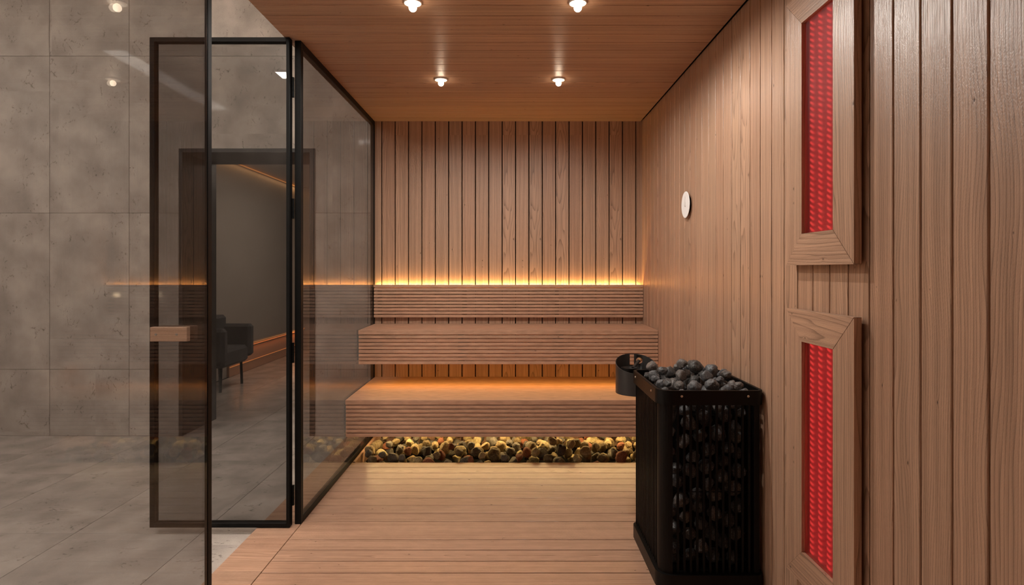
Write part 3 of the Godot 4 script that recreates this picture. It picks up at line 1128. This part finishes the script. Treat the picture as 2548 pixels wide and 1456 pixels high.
# rounded rectangle in plan, drawn in by d: list of (x, z)
func heater_plan(d: float, steps := 8) -> PackedVector2Array:
	var out := PackedVector2Array()
	var rf := 0.058 - d
	var rr := 0.034 - d
	var rb := 0.03 - d * 0.5
	var corners := [[HX0 + d, HZ0 + d, rb, PI], [HX1 - d, HZ0 + d, rb, 1.5 * PI], [HX1 - d, HZ1 - d, rr, 0.0], [HX0 + d, HZ1 - d, rf, 0.5 * PI]]
	for i in 4:
		var c: Array = corners[i]
		var r: float = maxf(c[2], 0.004)
		var cx: float = c[0] + (r if i == 0 or i == 3 else -r)
		var cz: float = c[1] + (r if i < 2 else -r)
		for k in steps + 1:
			var a: float = c[3] + 0.5 * PI * k / steps
			out.append(Vector2(cx + cos(a) * r, cz + sin(a) * r))
	return out


# a band round the plan between heights y0 and y1
func band(st: SurfaceTool, outer: PackedVector2Array, inner: PackedVector2Array, y0: float, y1: float, filled := false) -> void:
	var n := outer.size()
	var mid := Vector2((HX0 + HX1) / 2, (HZ0 + HZ1) / 2)
	var norm := func(path: PackedVector2Array, i: int) -> Vector3:
		var t: Vector2 = path[(i + 1) % n] - path[(i - 1 + n) % n]
		var o := Vector2(t.y, -t.x).normalized()
		return Vector3(o.x, 0, o.y)
	for i in n:
		var j := (i + 1) % n
		var a := outer[i]
		var b := outer[j]
		if a.distance_to(b) < 1e-6:
			continue
		var na: Vector3 = norm.call(outer, i)
		var nb: Vector3 = norm.call(outer, j)
		squad(st, [Vector3(a.x, y0, a.y), Vector3(b.x, y0, b.y), Vector3(b.x, y1, b.y), Vector3(a.x, y1, a.y)], [na, nb, nb, na])
		if filled:
			for y: float in [y0, y1]:
				tri(st, Vector3(a.x, y, a.y), Vector3(b.x, y, b.y), Vector3(mid.x, y, mid.y), Vector3.UP if y == y1 else Vector3.DOWN)
			continue
		var c := inner[i]
		var d := inner[j]
		squad(st, [Vector3(c.x, y0, c.y), Vector3(d.x, y0, d.y), Vector3(d.x, y1, d.y), Vector3(c.x, y1, c.y)], [-na, -nb, -nb, -na])
		for y: float in [y0, y1]:
			quad(st, Vector3(a.x, y, a.y), Vector3(b.x, y, b.y), Vector3(d.x, y, d.y), Vector3(c.x, y, c.y), Vector3.UP if y == y1 else Vector3.DOWN)


func build_heater() -> void:
	var mid := Vector3((HX0 + HX1) / 2, DECK, (HZ0 + HZ1) / 2)
	var o := thing("sauna_heater", "tall black sauna heater of upright bars, filled with dark stones", "sauna heater", mid)
	var shift := Transform3D(Basis.IDENTITY, -mid)
	var add := func(n: String, st: SurfaceTool, m: Material) -> MeshInstance3D:
		return part(n, st.commit(), m, o, -mid)
	var rim_y0 := -0.514
	var rim_y1 := -0.459
	var base_y := -1.161
	var st := begin()
	band(st, heater_plan(0.0), heater_plan(0.013), rim_y0, rim_y1 - 0.0015)
	band(st, heater_plan(0.0015), heater_plan(0.0115), rim_y1 - 0.0015, rim_y1)
	var rim: MeshInstance3D = add.call("rim", st, M.heater)
	st = begin()
	band(st, heater_plan(0.0), heater_plan(0.0), DECK + 0.0005, base_y, true)
	add.call("base", st, M.heater)
	# bars on three sides, standing just inside the rim
	var bar := func(at: Vector2, out: Vector2, wide: float) -> void:
		var s := begin()
		var t := Basis(Vector3(out.y, 0, -out.x), Vector3.UP, Vector3(out.x, 0, out.y))
		chamfer_box(s, Vector3(at.x, (rim_y0 + base_y) / 2 + 0.01, at.y), Vector3(wide, rim_y0 - base_y + 0.02, 0.01), 0.001, null, t)
		add.call("bar", s, M.heater)
	var d := 0.021
	for i in 13:
		bar.call(Vector2(0.646 + 0.0248 * i - 0.006, HZ1 - d), Vector2(0, 1), 0.0085)
	for i in 17:
		bar.call(Vector2(HX0 + d, HZ1 - 0.082 - 0.0235 * i), Vector2(-1, 0), 0.0085)
	for i in 15:
		bar.call(Vector2(HX1 - d, HZ1 - 0.06 - 0.0265 * i), Vector2(1, 0), 0.0085)
	# curved sheet round the front corner on the door side, and a flat one at the wall side
	st = begin()
	var outer := heater_plan(0.012)
	var inner := heater_plan(0.017)
	var steps := 9
	for i in range(3 * steps, 4 * steps - 1):
		var a := outer[i]
		var b := outer[i + 1]
		var c := inner[i]
		var e := inner[i + 1]
		var n := Vector3(b.y - a.y, 0, a.x - b.x).normalized()
		quad(st, Vector3(a.x, base_y, a.y), Vector3(b.x, base_y, b.y), Vector3(b.x, rim_y0, b.y), Vector3(a.x, rim_y0, a.y), n)
		quad(st, Vector3(c.x, base_y, c.y), Vector3(e.x, base_y, e.y), Vector3(e.x, rim_y0, e.y), Vector3(c.x, rim_y0, c.y), -n)
	add.call("corner_sheet", st, M.heater)
	st = begin()
	add_box(st, Vector3(HX1 - 0.036, base_y, HZ1 - 0.03), Vector3(HX1 - 0.014, rim_y0 + 0.005, HZ1 - 0.015), 0.001)
	add.call("corner_post", st, M.heater)
	st = begin()
	add_box(st, Vector3(HX0 + 0.014, base_y, HZ0 + 0.012), Vector3(HX1 - 0.014, rim_y0 + 0.01, HZ0 + 0.018))
	add.call("back_sheet", st, M.heater)
	st = begin()
	band(st, heater_plan(0.0305), heater_plan(0.0335), -0.856, -0.853)
	add.call("brace_ring", st, M.heater)
	for p: Array in [[Vector3(HX0, -0.481, -2.63), Vector3(-1, 0, 0)], [Vector3(HX0, -0.481, -2.335), Vector3(-1, 0, 0)], [Vector3(0.6495, -0.480, HZ1), Vector3(0, 0, 1)], [Vector3(0.902, -0.480, HZ1), Vector3(0, 0, 1)]]:
		var n: Vector3 = p[1]
		var x := n.cross(Vector3.UP)
		part("rivet", lathe(PackedVector2Array([Vector2(0.0048, 0), Vector2(0.0044, 0.0012), Vector2(0.0028, 0.002), Vector2(0, 0.0023)]).duplicate(), 18), M.rivet, rim, p[0], Basis(x, n, x.cross(n)))
	# stones: loose, every one its own
	var shapes := []
	for i in 10:
		shapes.append(stone_shape(300 + i, rng.randi_range(3, 7), 0.32))
	var surface := func(x: float, z: float) -> float:
		return -0.452 + 0.075 * exp(-pow((x - 0.76) / 0.16, 2.0) - pow((z + 2.5) / 0.15, 2.0)) + 0.03 * exp(-pow((x - 0.62) / 0.06, 2.0) - pow((z + 2.6) / 0.09, 2.0))
	# a layer behind the front bars, then the heap on top
	var front := pile(Vector3(HX0 + 0.032, base_y, -2.36), Vector3(HX1 - 0.032, 0, HZ1 - 0.031), Vector2(0.029, 0.04), func(_x, _z): return -0.54, 26, 210)
	var left := pile(Vector3(HX0 + 0.032, base_y, -2.66), Vector3(HX0 + 0.106, 0, -2.355), Vector2(0.029, 0.036), func(_x, _z): return -0.54, 20, 300, front)
	var tray := -0.585
	var heap := pile(Vector3(HX0 + 0.022, tray, HZ0 + 0.03), Vector3(HX1 - 0.022, 0, HZ1 - 0.022), Vector2(0.023, 0.037), surface, 26, front.size() + left.size() + 150, front + left)
	st = begin()
	add_box(st, Vector3(HX0 + 0.11, base_y, HZ0 + 0.02), Vector3(HX1 - 0.032, tray - 0.002, -2.362))
	add.call("element_box", st, M.heater)
	var lab := func(list: Array, key: Callable, names: Array, text: String, group: String, along: int, step: float) -> void:
		var rows := {}
		for s in list:
			var row: int = clampi(int(key.call(s[0]) / step), 0, names.size() - 1)
			if not rows.has(row): rows[row] = []
			rows[row].append(s)
		for row: int in rows:
			rows[row].sort_custom(func(a, b): return a[0][along] < b[0][along])
			for i in rows[row].size():
				put_stone("sauna_stone", rows[row][i], shapes[rng.randi() % shapes.size()], M.hot[rng.randi() % 3], text % [names[row], nth(i)], group)
	var layers := []
	for i in 12:
		layers.append(nth(i))
	lab.call(front, func(p: Vector3) -> float: return p.y - base_y, layers, "dark stone behind the heater's front bars, %s layer up, %s from its left corner", "stones behind the heater bars", 0, 0.055)
	lab.call(left, func(p: Vector3) -> float: return p.y - base_y, layers, "dark stone behind the heater's side bars, %s layer up, %s from the benches", "stones behind the heater bars", 2, 0.055)
	lab.call(heap, func(p: Vector3) -> float: return HZ1 - p.z, ["front", "second", "third", "fourth", "fifth", "sixth", "rear"], "dark veined stone in the open heater top, %s row, %s from its left rim", "stones on top of the heater", 0, 0.062)


# ================================================================================================ bucket and ladle
func csg(s: CSGShape3D, at: Vector3, basis := Basis.IDENTITY, cut := true) -> CSGShape3D:
	s.transform = Transform3D(basis, at)
	s.operation = CSGShape3D.OPERATION_SUBTRACTION if cut else CSGShape3D.OPERATION_UNION
	return s


func cylinder(r: float, h: float, sides: int, m: Material) -> CSGCylinder3D:
	var c := CSGCylinder3D.new()
	c.radius = r
	c.height = h
	c.sides = sides
	c.smooth_faces = true
	c.material = m
	return c


func build_bucket() -> void:
	var at := Vector3(0.598, -0.587, -2.802)
	var r := 0.095
	var o := thing("water_bucket", "dark grey slant-cut water bucket with a slot and hole, behind the heater", "bucket", at)
	var body := CSGCombiner3D.new()
	body.name = "body"
	o.add_child(body)
	var metal := mat(Color(0.2, 0.19, 0.185), 0.38, 0.0, 0.5)
	body.add_child(csg(cylinder(r, 0.2, 96, metal), Vector3(0, 0.1, 0), Basis.IDENTITY, false))
	body.add_child(csg(cylinder(r - 0.0025, 0.2, 96, metal), Vector3(0, 0.105, 0)))
	# slanting cut: front lip low, back high
	var cut := CSGBox3D.new()
	cut.size = Vector3(0.5, 0.2, 0.5)
	cut.material = metal
	var slope := atan2(0.07, 0.19)
	var b := Basis(Vector3.RIGHT, slope)
	body.add_child(csg(cut, Vector3(0, 0.139, 0) + b * Vector3(0, 0.1, 0), b))
	var slot := CSGBox3D.new()
	slot.size = Vector3(0.021, 0.052, 0.04)
	slot.material = metal
	body.add_child(csg(slot, Vector3(0.001, 0.144, -r)))
	body.add_child(csg(cylinder(0.0148, 0.05, 32, metal), Vector3(0.036, 0.1405, -r + 0.004), Basis(Vector3.RIGHT, PI / 2)))
	var hoop := begin()
	add_box(hoop, Vector3(-0.02, 0.06, 0.0945), Vector3(0.02, 0.09, 0.104), 0.002)
	part("bracket", hoop.commit(), metal, o)
	var l := thing("ladle", "black sauna ladle with a wooden handle tip, lying in the grey bucket", "ladle", at)
	part("cup", lathe(PackedVector2Array([Vector2(0, 0.088), Vector2(0.02, 0.089), Vector2(0.033, 0.099), Vector2(0.038, 0.118), Vector2(0.036, 0.118), Vector2(0.031, 0.102), Vector2(0.019, 0.092), Vector2(0, 0.091)]), 40), M.ladle, l, Vector3(-0.029, 0, -0.012))
	var st := begin()
	tube(st, PackedVector3Array([Vector3(-0.006, 0.112, -0.035), Vector3(0.013, 0.124, -0.06), Vector3(0.0345, 0.1385, -0.086)]), 0.0075, 14)
	part("handle", st.commit(), M.ladle, l)
	st = begin()
	tube(st, PackedVector3Array([Vector3(0.0335, 0.1378, -0.0848), Vector3(0.044, 0.1452, -0.098)]), 0.0098, 18)
	part("handle_tip", st.commit(), M.oak, l)


# ================================================================================================ thermometer
func build_thermometer() -> void:
	var o := thing("wall_thermometer", "round white dial with a drop-shaped pointer on the right wall", "thermometer", Vector3(RIGHT, 0.357, -3.2))
	var turn := Basis(Vector3.BACK, PI / 2)
	part("mount", lathe(PackedVector2Array([Vector2(0, 0.0), Vector2(0.05, 0.0), Vector2(0.05, 0.0145), Vector2(0, 0.0145)]), 48), M.black, o, Vector3.ZERO, turn)
	part("dial", lathe(PackedVector2Array([Vector2(0, 0.0145), Vector2(0.071, 0.0145), Vector2(0.0725, 0.0155), Vector2(0.0725, 0.017), Vector2(0.0712, 0.018), Vector2(0, 0.018)]), 72), M.white, o, Vector3.ZERO, turn)
	# pointer: a needle that widens into a drop
	var st := begin()
	var pts := PackedVector2Array()
	for i in 19:
		var a := PI * 1.12 + PI * 0.76 * i / 18.0
		pts.append(Vector2(cos(a), sin(a)) * 0.0085 + Vector2(0, -0.004))
	pts.append(Vector2(0.003, 0.012))
	pts.append(Vector2(0.0009, 0.046))
	pts.append(Vector2(-0.0009, 0.046))
	pts.append(Vector2(-0.003, 0.012))
	var mid := Vector3(-0.0225, 0, 0)
	for i in pts.size():
		var p := pts[i]
		var q := pts[(i + 1) % pts.size()]
		var a := Vector3(-0.0195, p.y, p.x)
		var b := Vector3(-0.0195, q.y, q.x)
		var n := (b - mid).cross(a - mid).normalized()
		if n.x > 0.0: n = -n
		tri(st, a, b, mid, n)
		var w := Vector3(0, -(q.x - p.x), q.y - p.y).normalized()
		if w.dot(Vector3(0, p.y + q.y, p.x + q.x)) < 0.0: w = -w
		quad(st, a, b, b + Vector3(0.002, 0, 0), a + Vector3(0.002, 0, 0), w)
	part("pointer", st.commit(), M.pointer, o)


# ================================================================================================ ceiling lamps
func build_lamps() -> void:
	var labels := ["recessed round bulb lamp in the wood ceiling, rear row, nearer the glass", "recessed round bulb lamp in the wood ceiling, rear row, nearer the wooden wall", "recessed round bulb lamp cut by the picture's top edge, nearer the glass", "recessed round bulb lamp cut by the picture's top edge, nearer the wooden wall"]
	var i := 0
	for z: float in [-3.37, -2.40]:
		for x: float in [-0.402, 0.275]:
			var o := thing("ceiling_lamp", labels[i], "lamp", Vector3(x, TOP, z), "round lamps in the sauna ceiling")
			part("reflector", lathe(PackedVector2Array([Vector2(0, -0.0035), Vector2(0.02, -0.0035), Vector2(0.031, -0.006), Vector2(0.0345, -0.0075), Vector2(0.0365, -0.006), Vector2(0.0368, 0.0)]), 40), M.white, o)
			part("socket", lathe(PackedVector2Array([Vector2(0.0, -0.009), Vector2(0.009, -0.009), Vector2(0.0095, -0.0035)]), 20), M.white, o)
			part("bulb", ball(0.0165), M.bulb, o, Vector3(0, -0.0245, 0))
			var l := SpotLight3D.new()
			l.name = "light"
			l.light_color = Color(1.0, 0.975, 0.94)
			l.light_energy = 0.2 if z < -3.0 else 0.86
			l.light_size = 0.016
			l.spot_range = 12.0
			l.spot_attenuation = 2.0
			l.spot_angle = 87.0
			l.spot_angle_attenuation = 0.5
			l.shadow_enabled = true
			o.add_child(l)
			l.position = Vector3(0, -0.0245, 0)
			l.rotation_degrees = Vector3(-90, 0, 0)
			i += 1
